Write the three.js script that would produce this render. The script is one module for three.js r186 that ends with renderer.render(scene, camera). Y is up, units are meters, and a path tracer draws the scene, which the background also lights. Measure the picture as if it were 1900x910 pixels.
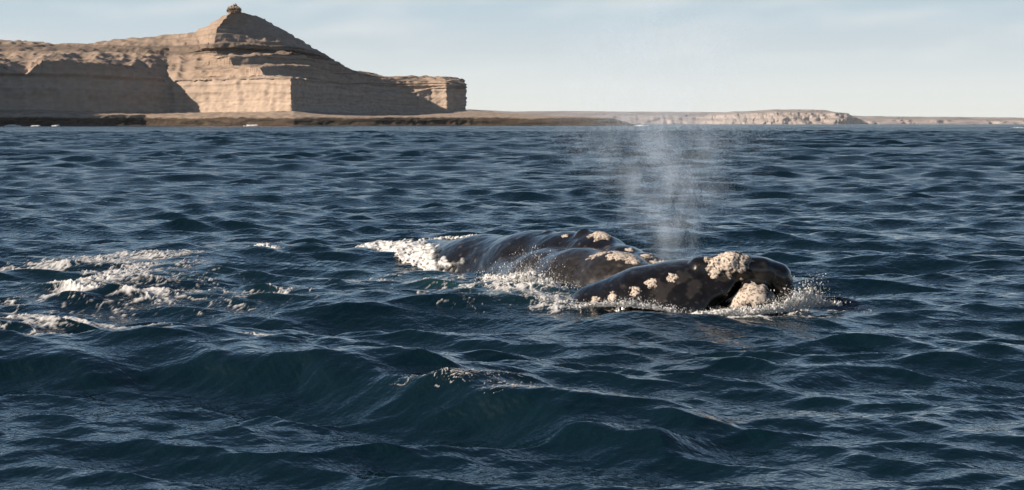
import * as THREE from 'three';
import { mergeGeometries } from 'three/addons/utils/BufferGeometryUtils.js';
import { createNoise3D } from 'simplex-noise';

// ------------------------------------------------------------------ camera, sky, sun, exposure
const scene = new THREE.Scene();
const EYE = 3.35, F = 3000, HORIZON = 230.5, PW = 1900, PH = 910;
const PITCH = Math.atan((PH / 2 - HORIZON) / F);
const camera = new THREE.PerspectiveCamera(2 * Math.atan(PH / 2 / F) * 180 / Math.PI, 1024 / 490, 0.3, 40000);
camera.position.set(0, EYE, 0);
camera.rotation.x = -PITCH;
const renderer = new THREE.WebGLRenderer({ antialias: true });
renderer.toneMapping = THREE.LinearToneMapping;
renderer.toneMappingExposure = 1.8;
renderer.shadowMap.enabled = true;
const SUN = new THREE.Vector3(-0.82, 0.40, 0.40).normalize();
const sun = new THREE.DirectionalLight(new THREE.Color().setRGB(1, 0.825, 0.66), 5.0);
sun.name = 'sun';
sun.castShadow = true;
sun.position.copy(SUN).multiplyScalar(3000).add(new THREE.Vector3(0, 0, -1500));
sun.target.position.set(0, 0, -1500);
Object.assign(sun.shadow.camera, { left: -3000, right: 3000, top: 3000, bottom: -3000, near: 1, far: 9000 });
sun.shadow.mapSize.set(4096, 4096);
scene.add(sun, sun.target);

// seeded noise
function rng(seed) { let s = seed >>> 0; return () => { s = (s + 0x6d2b79f5) | 0; let t = Math.imul(s ^ (s >>> 15), 1 | s); t = (t + Math.imul(t ^ (t >>> 7), 61 | t)) ^ t; return ((t ^ (t >>> 14)) >>> 0) / 4294967296; }; }
const N3 = createNoise3D(rng(7));
const fbm = (x, y, z, o = 4) => { let s = 0, a = 0.5; for (let i = 0; i < o; i++) { s += a * N3(x, y, z); x *= 2.03; y *= 2.03; z *= 2.03; a *= 0.5; } return s; };
const { smoothstep, clamp, lerp } = THREE.MathUtils;

// the sky: clear air, pale low down, with thin streaks of high cloud
{
  const W = 2048, H = 1024, data = new Float32Array(W * H * 4);
  const stops = [[0, [0.82, 0.84, 0.79]], [0.022, [0.77, 0.81, 0.80]], [0.05, [0.61, 0.69, 0.735]], [0.09, [0.46, 0.60, 0.70]], [0.15, [0.36, 0.55, 0.74]], [0.3, [0.19, 0.36, 0.58]], [0.55, [0.055, 0.115, 0.235]], [1, [0.03, 0.065, 0.15]]];
  for (let r = 0; r < H; r++) {
    const up = ((r + 0.5) / H - 0.5) * Math.PI, y = Math.sin(up), yy = Math.max(0, y);
    let k = 0; while (k < stops.length - 2 && yy > stops[k + 1][0]) k++;
    const t = clamp((yy - stops[k][0]) / (stops[k + 1][0] - stops[k][0]), 0, 1);
    for (let c = 0; c < W; c++) {
      const a = ((c + 0.5) / W - 0.5) * 2 * Math.PI, x = Math.cos(a) * Math.cos(up), z = Math.sin(a) * Math.cos(up);
      const d = x * SUN.x + y * SUN.y + z * SUN.z, glow = 0.9 * Math.exp(-(1 - d) * 14) + 0.10 * Math.exp(-(1 - d) * 3);
      const q = y > 0 ? fbm(x * 7 + y * 6, y * 60 - x * 5, z * 7, 4) + 0.5 * fbm(x * 3, y * 26 + x * 2, z * 3 + 9, 3) : 0;
      const cloud = y > 0 ? smoothstep(q, -0.15, 0.75) * 0.42 * smoothstep(y, 0.0, 0.05) * (1 - 0.6 * smoothstep(y, 0.2, 0.7)) : 0;
      const i = (r * W + c) * 4;
      for (let j = 0; j < 3; j++) {
        const base = lerp(stops[k][1][j], stops[k + 1][1][j], t);
        data[i + j] = (lerp(base, [0.84, 0.86, 0.85][j], cloud) + glow * [0.55, 0.5, 0.42][j]) / 1.8;
      }
      data[i + 3] = 1;
    }
  }
  const sky = new THREE.DataTexture(data, W, H, THREE.RGBAFormat, THREE.FloatType);
  sky.mapping = THREE.EquirectangularReflectionMapping;
  sky.magFilter = sky.minFilter = THREE.LinearFilter;
  sky.needsUpdate = true;
  scene.background = sky;
  scene.environment = sky;
}
scene.fog = new THREE.FogExp2(new THREE.Color().setRGB(0.80, 0.84, 0.86), 0.000006);

// ------------------------------------------------------------------ helpers
const cP = Math.cos(PITCH), sP = Math.sin(PITCH);
// a direction of the photograph, as a point that far into the scene
function at(px, py, depth) {
  const x = (px - PW / 2) / F, y = -(py - PH / 2) / F, dy = y * cP - sP, dz = y * sP + cP;
  return new THREE.Vector3(x * depth / dz, EYE + dy * depth / dz, -depth);
}
function ground(px, py, h = 0) {
  const y = -(py - PH / 2) / F, dy = y * cP - sP, dz = y * sP + cP;
  return at(px, py, (h - EYE) / dy * dz);
}
const used = new Map();
function named(name) { const n = used.get(name) ?? 0; used.set(name, n + 1); return n ? name + '_' + String(n).padStart(3, '0') : name; }
function tag(o, label, category, group, kind) {
  o.name = named(o.name);
  o.userData = { label };
  if (category) o.userData.category = category;
  if (group) o.userData.group = group;
  if (kind) o.userData.kind = kind;
  scene.add(o);
  return o;
}
function mesh(name, g, m, parent) { const o = new THREE.Mesh(g, m); o.name = name; o.castShadow = o.receiveShadow = true; if (parent) parent.add(o); return o; }
function gridGeometry(pos, nu, nv, col, uv, keep) {
  const g = new THREE.BufferGeometry(), idx = [];
  for (let j = 0; j < nv - 1; j++) for (let i = 0; i < nu - 1; i++) {
    const a = j * nu + i, b = a + 1, c = a + nu, d = c + 1;
    if (keep && !(keep[a] || keep[b] || keep[c] || keep[d])) continue;
    idx.push(a, b, d, a, d, c);
  }
  g.setAttribute('position', new THREE.BufferAttribute(pos, 3));
  if (col) g.setAttribute('color', new THREE.BufferAttribute(col, 3));
  if (uv) g.setAttribute('uv', new THREE.BufferAttribute(uv, 2));
  g.setIndex(new THREE.BufferAttribute(Uint32Array.from(idx), 1));
  g.computeVertexNormals();
  return g;
}
// surface nets of a sampled field (negative inside)
function surfaceNets(val, nx, ny, nz, lo, cell) {
  const id = new Int32Array(nx * ny * nz).fill(-1), pos = [], idx = [], sx = 1, sy = nx, sz = nx * ny;
  const off = [0, sx, sy, sx + sy, sz, sx + sz, sy + sz, sx + sy + sz];
  const edges = [[0, 1], [2, 3], [4, 5], [6, 7], [0, 2], [1, 3], [4, 6], [5, 7], [0, 4], [1, 5], [2, 6], [3, 7]];
  for (let k = 0; k < nz - 1; k++) for (let j = 0; j < ny - 1; j++) for (let i = 0; i < nx - 1; i++) {
    const p = i + j * sy + k * sz;
    let m = 0;
    for (let c = 0; c < 8; c++) if (val[p + off[c]] < 0) m |= 1 << c;
    if (m === 0 || m === 255) continue;
    let x = 0, y = 0, z = 0, n = 0;
    for (const [a, b] of edges) {
      if (((m >> a) & 1) === ((m >> b) & 1)) continue;
      const va = val[p + off[a]], vb = val[p + off[b]], t = va / (va - vb);
      x += (a & 1) + t * ((b & 1) - (a & 1)); y += ((a >> 1) & 1) + t * (((b >> 1) & 1) - ((a >> 1) & 1)); z += (a >> 2) + t * ((b >> 2) - (a >> 2)); n++;
    }
    id[p] = pos.length / 3;
    pos.push(lo.x + (i + x / n) * cell, lo.y + (j + y / n) * cell, lo.z + (k + z / n) * cell);
  }
  const quad = (a, b, c, d, flip) => { if (a < 0 || b < 0 || c < 0 || d < 0) return; flip ? idx.push(a, c, b, b, c, d) : idx.push(a, b, c, b, d, c); };
  for (let k = 1; k < nz - 1; k++) for (let j = 1; j < ny - 1; j++) for (let i = 1; i < nx - 1; i++) {
    const p = i + j * sy + k * sz, v = val[p] < 0;
    if (v !== val[p + sx] < 0) quad(id[p - sy - sz], id[p - sz], id[p - sy], id[p], !v);
    if (v !== val[p + sy] < 0) quad(id[p - sx - sz], id[p - sx], id[p - sz], id[p], !v);
    if (v !== val[p + sz] < 0) quad(id[p - sx - sy], id[p - sy], id[p - sx], id[p], !v);
  }
  const g = new THREE.BufferGeometry();
  g.setAttribute('position', new THREE.BufferAttribute(Float32Array.from(pos), 3));
  g.setIndex(idx);
  g.computeVertexNormals();
  return g;
}
function netsOf(field, lo, hi, cell) {
  const nx = Math.ceil((hi.x - lo.x) / cell) + 1, ny = Math.ceil((hi.y - lo.y) / cell) + 1, nz = Math.ceil((hi.z - lo.z) / cell) + 1, val = new Float32Array(nx * ny * nz);
  for (let k = 0, p = 0; k < nz; k++) for (let j = 0; j < ny; j++) for (let i = 0; i < nx; i++, p++) val[p] = field(lo.x + i * cell, lo.y + j * cell, lo.z + k * cell);
  return surfaceNets(val, nx, ny, nz, lo, cell);
}
function paint(g, f) {
  const p = g.attributes.position, n = g.attributes.normal, c = new Float32Array(p.count * 3);
  for (let i = 0; i < p.count; i++) { const q = f(p.getX(i), p.getY(i), p.getZ(i), n.getX(i), n.getY(i), n.getZ(i)); c[i * 3] = q[0]; c[i * 3 + 1] = q[1]; c[i * 3 + 2] = q[2]; }
  g.setAttribute('color', new THREE.BufferAttribute(c, 3));
  return g;
}

// ------------------------------------------------------------------ the sea
const WAVES = [];
{
  const r = rng(21), n = 110;
  for (let i = 0; i < n; i++) {
    const len = 0.32 * Math.pow(50, (i + r()) / n);
    let g = 0; for (let k = 0; k < 4; k++) g += r() - 0.5;
    const th = 1.80 + g * 0.85;                                   // heading, mostly toward the boat
    const slope = (len < 0.5 ? 0.040 : len < 1.6 ? 0.054 : len < 3.2 ? 0.034 : len < 7 ? 0.018 : 0.009) * (0.6 + 0.8 * r()), k = 2 * Math.PI / len;
    WAVES.push({ len, kx: k * Math.cos(th), kz: k * Math.sin(th), a: slope / k, ph: r() * 6.283, far: 0 });
  }
  for (let i = 0; i < 26; i++) {                                 // longer swell of the open bay
    const len = 16 * Math.pow(9, (i + r()) / 26), th = 1.75 + (r() + r() - 1) * 0.9, k = 2 * Math.PI / len;
    WAVES.push({ len, kx: k * Math.cos(th), kz: k * Math.sin(th), a: 0.006 * (0.6 + 0.8 * r()) / k, ph: r() * 6.283, far: 1 });
  }
}
const AZ = 19.5 * Math.PI / 180, NAZ = 660, rowStep = (d) => (d < 60 ? 0.0038 : d < 200 ? Math.max(0.22, 0.0036 * d) / d : d < 700 ? 0.95 / d : d < 1600 ? 3 / d : 0.02);
const spacing = (d) => d * Math.max(rowStep(d), 2 * AZ / NAZ);
// the nearest swell: a crest line, steep toward the camera
const CREST = [[-400, 635, 0.42], [0, 642, 0.44], [300, 644, 0.46], [560, 657, 0.46], [870, 700, 0.43], [1040, 738, 0.37], [1210, 775, 0.24], [1380, 800, 0.0]].map(([x, y, h]) => { const p = ground(x, y, h); return [p.x, p.z, h]; });
function swell(x, z) {
  let k = 0; while (k < CREST.length - 2 && x > CREST[k + 1][0]) k++;
  const A = CREST[k], B = CREST[k + 1], t = smoothstep(x, A[0], B[0]), h = lerp(A[2], B[2], t), zc = lerp(A[1], B[1], clamp((x - A[0]) / (B[0] - A[0]), 0, 1)) + 0.22 * N3(x * 0.5, 2.5, 0);
  const d = (z - zc) * 0.94;
  if (d > 4 || d < -8 || h <= 0) return 0;
  const e = d / (d > 0 ? 0.55 : 2.2);
  return h * (Math.exp(-e * e) - (d > 0 ? 0.12 * Math.exp(-Math.pow((d - 1.6) / 0.8, 2)) : 0));
}
const MOUNDS = [[240, 505, 0.24, 1.0, 1.1], [150, 545, 0.16, 0.9, 0.9], [60, 610, 0.18, 1.0, 0.8], [350, 480, 0.16, 0.9, 1.2], [640, 560, 0.16, 1.1, 1.0], [1150, 590, 0.16, 1.2, 0.7], [1260, 596, 0.10, 1.5, 0.6], [830, 512, 0.18, 0.9, 0.8], [960, 545, 0.14, 0.8, 0.7]]
  .map(([x, y, h, rx, rz]) => { const p = ground(x, y, h); return [p.x, p.z, h, rx, rz]; });
const CALM = ground(1260, 585);
const SEA = [0, 0, 0], TN = 16384, SIN = Float32Array.from({ length: TN * 1.25 + 1 }, (_, i) => Math.sin(i / TN * 2 * Math.PI));
for (const w of WAVES) w.k = Math.hypot(w.kx, w.kz);
function sea(x, z) {
  const d = Math.hypot(x, z), sp = spacing(d);
  let px = x, py = 0, pz = z;
  const longIn = smoothstep(d, 70, 260), chop = 1 + 1.5 * smoothstep(d, 50, 220);
  for (let i = 0; i < WAVES.length; i++) {
    const w = WAVES[i], q = w.len / sp;
    if (q < 2.2) continue;
    let f = q < 4.4 ? (q - 2.2) / 2.2 : 1;
    if (w.len > 2.4 && w.len < 14) f *= chop;
    if (w.far) { if (longIn <= 0) continue; f *= longIn; }
    const ph = (w.kx * x + w.kz * z + w.ph) / (2 * Math.PI), ix = ((ph - Math.floor(ph)) * TN) | 0, c = SIN[ix + TN / 4] * w.a * f, k = 1 / w.k;
    py += SIN[ix] * w.a * f;
    px += 1.1 * c * w.kx * k; pz += 1.1 * c * w.kz * k;
  }
  if (d < 60) {
    const calm = 1 - 0.65 * Math.exp(-(((x - CALM.x) / 3.2) ** 2) - ((z - CALM.z) / 2.4) ** 2);   // the bodies break the chop close by
    px = x + (px - x) * calm; py *= calm; pz = z + (pz - z) * calm;
    py += swell(x, z);
    for (const [mx, mz, h, rx, rz] of MOUNDS) { const e = ((x - mx) / rx) ** 2 + ((z - mz) / rz) ** 2; if (e < 6) py += h * Math.exp(-e); }
  }
  SEA[0] = px; SEA[1] = py; SEA[2] = pz;
  return SEA;
}
{
  const az = [];
  for (let i = 0; i <= NAZ; i++) az.push(-AZ + 2 * AZ * i / NAZ);
  for (let a = AZ, s = 2 * AZ / NAZ; a < Math.PI;) { s *= 1.3; a = Math.min(Math.PI, a + s); az.push(a); az.unshift(-a); }
  const rows = [0.4, 2, 4, 6, 8, 10];
  for (let d = 11.5; d < 36000;) { rows.push(d); d *= 1 + rowStep(d) * (d < 14 ? 2 : d > 3500 ? 3 : 1); }
  const nu = az.length, nv = rows.length, pos = new Float32Array(nu * nv * 3), uv = new Float32Array(nu * nv * 2), col = new Float32Array(nu * nv * 3), T = 3.1;
  // bubbles driven under by the whales make the water paler and greener
  const AIR = [[900, 535, 0.8, 1.6, 1.6], [1010, 562, 0.9, 1.1, 0.9], [1400, 584, 0.5, 1.4, 0.5], [230, 515, 0.55, 1.7, 2.4], [90, 606, 0.7, 1.3, 0.9], [760, 505, 0.5, 1.4, 1.4], [480, 548, 0.35, 1.2, 0.9]].map(([px, py, a, rx, rz]) => { const p = ground(px, py, 0.05); return [p.x, p.z, a, rx, rz]; });
  for (let j = 0, v = 0; j < nv; j++) for (let i = 0; i < nu; i++, v++) {
    const x = rows[j] * Math.sin(az[i]), z = -rows[j] * Math.cos(az[i]);
    const s = sea(x, z);
    pos[v * 3] = s[0]; pos[v * 3 + 1] = s[1]; pos[v * 3 + 2] = s[2];
    const near = rows[j] < 70 ? AIR.reduce((q, [ax, az, a, rx, rz]) => q + a * Math.exp(-(((x - ax) / rx) ** 2) - ((z - az) / rz) ** 2), 0) : 0, air = near > 0.02 ? near * clamp(0.6 + 1.2 * fbm(x * 1.1, 6, z * 1.1, 3), 0, 1.4) : 0;
    col[v * 3] = 0.0012 + 0.010 * air; col[v * 3 + 1] = 0.0078 + 0.030 * air; col[v * 3 + 2] = 0.0122 + 0.027 * air;
    uv[v * 2] = (s[0] + 0.21 * s[2]) / T; uv[v * 2 + 1] = (-s[2] + 0.21 * s[0]) / T;
  }
  const g = gridGeometry(pos, nu, nv, col, uv);
  // ripples too small for the mesh, as a tiling normal map
  const S = 512, tex = new Uint8Array(S * S * 4), r = rng(5), rip = [];
  for (let i = 0; i < 60; i++) {
    const m = 8 * Math.pow(12, r()), th = 1.6 + (r() + r() + r() - 1.5) * 1.5;
    const kx = Math.round(m * Math.cos(th)), ky = Math.round(m * Math.sin(th));
    if (!kx && !ky) continue;
    rip.push([kx, ky, r() * 6.283, 0.030]);
  }
  const table = Float32Array.from({ length: S }, (_, i) => Math.cos(2 * Math.PI * i / S));
  for (let y = 0; y < S; y++) for (let x = 0; x < S; x++) {
    let gx = 0, gy = 0;
    for (const [kx, ky, ph, s] of rip) { const c = table[((kx * x + ky * y + ((ph / 6.283 * S) | 0)) % S + S) % S] * s, k = 1 / Math.hypot(kx, ky); gx += c * kx * k; gy += c * ky * k; }
    const l = 1 / Math.hypot(gx, gy, 1), o = (y * S + x) * 4;
    tex[o] = 127.5 + 127.5 * -gx * l; tex[o + 1] = 127.5 + 127.5 * -gy * l; tex[o + 2] = 127.5 + 127.5 * l; tex[o + 3] = 255;
  }
  const nm = new THREE.DataTexture(tex, S, S);
  nm.wrapS = nm.wrapT = THREE.RepeatWrapping; nm.magFilter = THREE.LinearFilter; nm.needsUpdate = true;
  // the farther off, the more of the chop is finer than the mesh: the same ripples stand for larger slopes
  const bands = [[0, 0.6], [26, 0.72], [40, 0.85], [60, 1.1], [90, 1.4], [140, 1.8], [220, 2.3], [400, 3], [800, 4]], mats = bands.map(([, k], i) => {
    const m = new THREE.MeshPhysicalMaterial({ vertexColors: true, roughness: 0.045 + 0.02 * i, ior: 1.42, normalMap: nm, normalScale: new THREE.Vector2(k, k) });
    m.name = 'sea_water';
    return m;
  });
  bands.forEach(([d], i) => { const first = (v) => { const j = rows.findIndex((q) => q >= v); return j < 0 ? nv - 1 : Math.min(j, nv - 1); }, a = i ? first(d) : 0, b = i < bands.length - 1 ? first(bands[i + 1][0]) : nv - 1; g.addGroup(a * (nu - 1) * 6, (b - a) * (nu - 1) * 6, i); });
  const o = mesh('sea', g, mats);
  tag(o, 'dark blue choppy sea filling the lower three quarters of the view', null, null, 'structure');
}

// ------------------------------------------------------------------ the land
const K = 3;                                                     // depths below are in thirds of a metre
// stations of control points [px, py, depth] are joined to a dense sheet, then cut by strata and gullies
function loft(stations, nu, nv, carve, tint) {
  const L = stations[0].length, P = stations.map((s) => s.map(([x, y, d]) => at(x, y, d * K)));
  // spacing by length along the bottom and mean height, so cells stay even
  const us = [0], vs = [0];
  for (let i = 1; i < P.length; i++) us.push(us[i - 1] + Math.max(1, P[i][1].distanceTo(P[i - 1][1])));
  for (let j = 1; j < L; j++) { let s = 0; for (const p of P) s += p[j].distanceTo(p[j - 1]); vs.push(vs[j - 1] + Math.max(2, Math.sqrt(s / P.length) * 3)); }
  const pos = new Float32Array(nu * nv * 3);
  const pick = (list, t) => { let k = 0; while (k < list.length - 2 && t > list[k + 1]) k++; return [k, clamp((t - list[k]) / (list[k + 1] - list[k]), 0, 1)]; };
  const A = new THREE.Vector3(), B = new THREE.Vector3();
  const vrow = [];
  for (let j = 0; j < nv; j++) vrow.push(pick(vs, vs[L - 1] * j / (nv - 1)));
  for (let i = 0; i < nu; i++) {
    const [a, s] = pick(us, us[us.length - 1] * i / (nu - 1));
    for (let j = 0; j < nv; j++) {
      const [b, t] = vrow[j];
      A.lerpVectors(P[a][b], P[a][b + 1], t); B.lerpVectors(P[a + 1][b], P[a + 1][b + 1], t); A.lerp(B, s);
      A.toArray(pos, (j * nu + i) * 3);
    }
  }
  let g = gridGeometry(pos, nu, nv);
  const n = g.attributes.normal;
  for (let v = 0; v < nu * nv; v++) {
    const x = pos[v * 3], y = pos[v * 3 + 1], z = pos[v * 3 + 2], o = carve(x, y, z, n.getX(v), n.getY(v), n.getZ(v));
    pos[v * 3] += o[0]; pos[v * 3 + 1] += o[1]; pos[v * 3 + 2] += o[2];
  }
  g.computeVertexNormals();
  return tint ? paint(g, tint) : g;
}
const landNormal = (() => {
  const S = 512, r = rng(3), h = new Float32Array(S * S), tex = new Uint8Array(S * S * 4);
  for (let y = 0; y < S; y++) for (let x = 0; x < S; x++) {
    const a = x / S * 6.2832, b = y / S * 6.2832;
    h[y * S + x] = fbm(Math.cos(a) * 2.2 + 3, Math.sin(a) * 2.2 + Math.cos(b) * 2.2, Math.sin(b) * 2.2, 6);
  }
  for (let i = 0; i < S * S; i++) { const v = clamp(127 + h[i] * 150, 0, 255); tex[i * 4] = tex[i * 4 + 1] = tex[i * 4 + 2] = v; tex[i * 4 + 3] = 255; }
  const t = new THREE.DataTexture(tex, S, S);
  t.wrapS = t.wrapT = THREE.RepeatWrapping; t.magFilter = THREE.LinearFilter; t.needsUpdate = true;
  return t;
})();
const strataLine = (y) => { const i = Math.floor(y), f = y - i, h = (k) => N3(k * 7.31, 1.7, 0.3); return lerp(h(i), h(i + 1), smoothstep(f, 0.35, 0.65)); };
{
  const st = [
    // base, lower cliff, cliff top, ledge, slope, slope top, scarp, crest, behind, back foot
    [[-420, 200, 700], [-420, 150, 702], [-420, 116, 706], [-420, 104, 730], [-420, 96, 880], [-420, 90, 940], [-420, 84, 980], [-420, 74, 1020], [-420, 90, 1120], [-420, 215, 1300]],  // first three stations: unseen cape, added and pushed forward to shade the shelf
    [[-170, 206, 790], [-170, 160, 792], [-170, 116, 796], [-160, 106, 815], [-150, 98, 920], [-150, 92, 965], [-150, 86, 1000], [-150, 74, 1040], [-150, 90, 1120], [-150, 215, 1300]],
    [[-70, 208, 846], [-70, 160, 848], [-70, 118, 852], [-70, 108, 866], [-70, 100, 925], [-70, 93, 975], [-70, 86, 1010], [-70, 74, 1048], [-70, 90, 1120], [-70, 215, 1300]],
    [[0, 210, 905], [0, 160, 906], [0, 122, 909], [0, 112, 920], [0, 101, 945], [0, 93, 985], [0, 86, 1020], [0, 74, 1055], [0, 90, 1120], [0, 215, 1300]],
    [[45, 211, 915], [45, 170, 916], [45, 138, 918], [50, 122, 928], [50, 102, 950], [50, 93, 990], [55, 87, 1025], [60, 76, 1060], [60, 90, 1120], [60, 215, 1300]],
    [[78, 212, 925], [78, 160, 926], [78, 110, 929], [80, 106, 938], [80, 99, 955], [85, 93, 992], [95, 87, 1028], [100, 80, 1062], [100, 92, 1120], [100, 215, 1300]],
    [[160, 214, 950], [160, 160, 951], [160, 114, 955], [160, 110, 963], [160, 101, 985], [165, 95, 1008], [165, 88, 1032], [170, 78, 1062], [170, 92, 1120], [170, 215, 1300]],
    [[245, 216, 976], [245, 165, 977], [245, 121, 982], [245, 117, 988], [245, 104, 1005], [245, 95, 1020], [245, 84, 1038], [245, 70, 1062], [245, 90, 1120], [245, 215, 1300]],
    [[312, 214, 996], [310, 178, 997], [310, 148, 1000], [308, 131, 1008], [310, 112, 1020], [312, 95, 1032], [312, 82, 1044], [312, 65, 1062], [312, 90, 1120], [312, 215, 1300]],
    [[390, 209, 983], [390, 178, 988], [390, 147, 990], [390, 129, 998], [385, 110, 1014], [375, 92, 1028], [370, 76, 1040], [360, 58, 1055], [360, 80, 1100], [360, 215, 1300]],
    [[460, 209, 970], [460, 178, 974], [460, 146, 976], [455, 126, 986], [415, 105, 1006], [385, 86, 1022], [388, 62, 1034], [405, 35, 1047], [405, 60, 1090], [405, 215, 1300]],
    [[541, 206, 956], [540, 174, 958], [540, 144, 959], [482, 124, 982], [424, 106, 1004], [396, 84, 1020], [402, 52, 1034], [430, 20, 1047], [432, 50, 1090], [432, 215, 1300]],
    [[549, 206, 972], [549, 176, 974], [548, 144, 975], [504, 122, 991], [454, 103, 1012], [424, 83, 1027], [424, 52, 1042], [446, 22, 1055], [446, 50, 1100], [446, 215, 1300]],
    [[588, 210, 1020], [588, 180, 1022], [587, 150, 1023], [572, 122, 1034], [545, 97, 1046], [518, 76, 1057], [492, 50, 1068], [478, 29, 1076], [478, 60, 1130], [478, 215, 1310]],
    [[650, 214, 1085], [650, 190, 1087], [650, 165, 1089], [642, 145, 1097], [622, 123, 1106], [603, 106, 1114], [580, 88, 1122], [558, 73, 1128], [556, 90, 1170], [556, 215, 1320]],
    [[705, 216, 1128], [705, 195, 1130], [705, 172, 1132], [695, 156, 1142], [680, 144, 1150], [668, 137, 1154], [655, 133, 1156], [645, 129, 1158], [645, 150, 1190], [645, 215, 1330]],
    [[760, 217, 1156], [760, 196, 1158], [760, 172, 1160], [755, 158, 1168], [745, 150, 1174], [735, 146, 1178], [725, 143, 1182], [715, 140, 1190], [720, 155, 1230], [720, 215, 1330]],
    [[800, 216, 1163], [800, 190, 1166], [800, 164, 1168], [798, 156, 1172], [795, 150, 1180], [790, 146, 1190], [786, 143, 1200], [782, 141, 1210], [782, 160, 1240], [782, 215, 1330]],
    [[830, 210, 1162], [829, 185, 1164], [829, 160, 1165], [828, 155, 1168], [827, 150, 1176], [826, 147, 1185], [826, 145, 1195], [826, 143, 1205], [826, 160, 1240], [826, 215, 1330]],
    [[845, 208, 1176], [846, 185, 1178], [846, 161, 1179], [846, 156, 1180], [845, 150, 1186], [845, 147, 1192], [845, 146, 1200], [845, 144, 1208], [845, 160, 1240], [845, 215, 1330]],
    [[860, 206, 1182], [861, 184, 1184], [864, 166, 1184], [863, 162, 1185], [858, 154, 1190], [857, 149, 1196], [856, 147, 1204], [855, 145, 1212], [855, 165, 1240], [855, 215, 1330]],
    [[864, 206, 1215], [864, 184, 1216], [866, 166, 1217], [866, 162, 1218], [862, 155, 1219], [860, 151, 1221], [859, 149, 1223], [858, 147, 1225], [858, 170, 1245], [858, 215, 1330]],
    [[850, 206, 1330], [850, 190, 1331], [850, 172, 1332], [850, 165, 1333], [848, 158, 1334], [846, 154, 1335], [845, 152, 1336], [844, 150, 1337], [844, 170, 1340], [844, 215, 1345]],
  ];
  for (const q of st) {                                          // tiers: a tread, then a riser
    const k = lerp(0.5, 0.86, smoothstep(q[2][0], 300, 420));
    for (const j of [4, 3, 2]) { const a = q[j], b = q[j + 1]; q.splice(j + 1, 0, [lerp(a[0], b[0], k), lerp(a[1], b[1], 1 - k), lerp(a[2], b[2], k)]); }
  }
  const carve = (x, y, z, nx, ny, nz) => {
    const steep = 1 - smoothstep(Math.abs(ny), 0.35, 0.8), wob = fbm(x * 0.004, 0.5, z * 0.004, 2) * 6;
    const led = (strataLine((y + wob) * 0.10) * 3.2 + strataLine((y + wob) * 0.3 + 50) * 1.6) * (1 + 0.9 * smoothstep(y, 100, 130));
    const gul = -Math.pow(Math.abs(N3(x * 0.03, y * 0.004, z * 0.03)), 0.7) * 3.2 - Math.abs(N3(x * 0.10, y * 0.02, z * 0.10)) * 1.8 - Math.abs(N3(x * 0.24, y * 0.06, z * 0.24)) * 0.9;
    const yl = y + wob * 0.5, brow = 3.6 * smoothstep(yl, 86, 88) * (1 - smoothstep(yl, 92, 95)) + 2.4 * smoothstep(yl, 106, 107.5) * (1 - smoothstep(yl, 110, 112)) - 1.8 * smoothstep(yl, 78, 84) * (1 - smoothstep(yl, 84, 87));
    const f = fbm(x * 0.03, y * 0.05, z * 0.03, 5);
    const lump = smoothstep(fbm(x * 0.011 + 9, 2.2, z * 0.012, 3), 0.05, 0.42) * 7 * (1 - smoothstep(y, 135, 155)) * (0.5 + N3(x * 0.004, 3, z * 0.004));
    const drain = -Math.pow(Math.abs(N3(x * 0.016, 5.5, z * 0.006)), 0.8) * 8 * (1 - smoothstep(x, -600, -560)) * (1 - smoothstep(y, 130, 155));
    const yt = (y + wob * 2 + f * 4) / 9, fl = Math.floor(yt), terr = (fl + smoothstep(yt - fl, 0.55, 0.95) - yt) * 9 * clamp(0.55 + N3(fl * 3.7, x * 0.004, 0.5), 0, 1);
    const h = Math.hypot(nx, nz) + 1e-6, o = steep * (led + gul + brow + 2 + f * 3);
    return [nx / h * o + f * 0.8, (1 - steep) * (f * 4 + drain + lump * (1 - smoothstep(x, -600, -540)) + terr * 0.8 * (1 - 0.85 * smoothstep(x, -580, -530) * (1 - smoothstep(x, -320, -260)) * (1 - smoothstep(y, 128, 140)))) + steep * f * 0.7, nz / h * o];
  };
  const tint = (x, y, z, nx, ny, nz) => {
    const wob = fbm(x * 0.004, 0.5, z * 0.004, 2) * 6, band = strataLine((y + wob) * 0.12 + 20) * 0.10 + strataLine((y + wob) * 0.5 + 90) * 0.06, b = 1 + band + fbm(x * 0.05, y * 0.09, z * 0.05, 4) * 0.22;
    const scrub = smoothstep(fbm(x * 0.06, 3.3, z * 0.03, 4), 0.02, 0.4) * smoothstep(ny, 0.5, 0.85) * 0.55;
    const hi = smoothstep(y + wob + fbm(x * 0.02, y * 0.02, z * 0.02, 3) * 8, 84, 98), dk = 1 - 0.42 * smoothstep(strataLine((y + wob) * 0.055 + 7), 0.1, 0.6) * hi;
    const q = [lerp(0.305, 0.245, hi) * b * dk, lerp(0.246, 0.187, hi) * b * dk, lerp(0.198, 0.144, hi) * b * dk];
    return [lerp(q[0], 0.13, scrub), lerp(q[1], 0.11, scrub), lerp(q[2], 0.075, scrub)];
  };
  const m = new THREE.MeshStandardMaterial({ vertexColors: true, roughness: 0.95 });
  m.name = 'pale_sedimentary_rock';
  tag(mesh('headland', loft(st, 760, 260, carve, tint), m), 'pale tan sedimentary headland with pyramid peak and layered sea cliffs on the left', null, null, 'structure');

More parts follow.
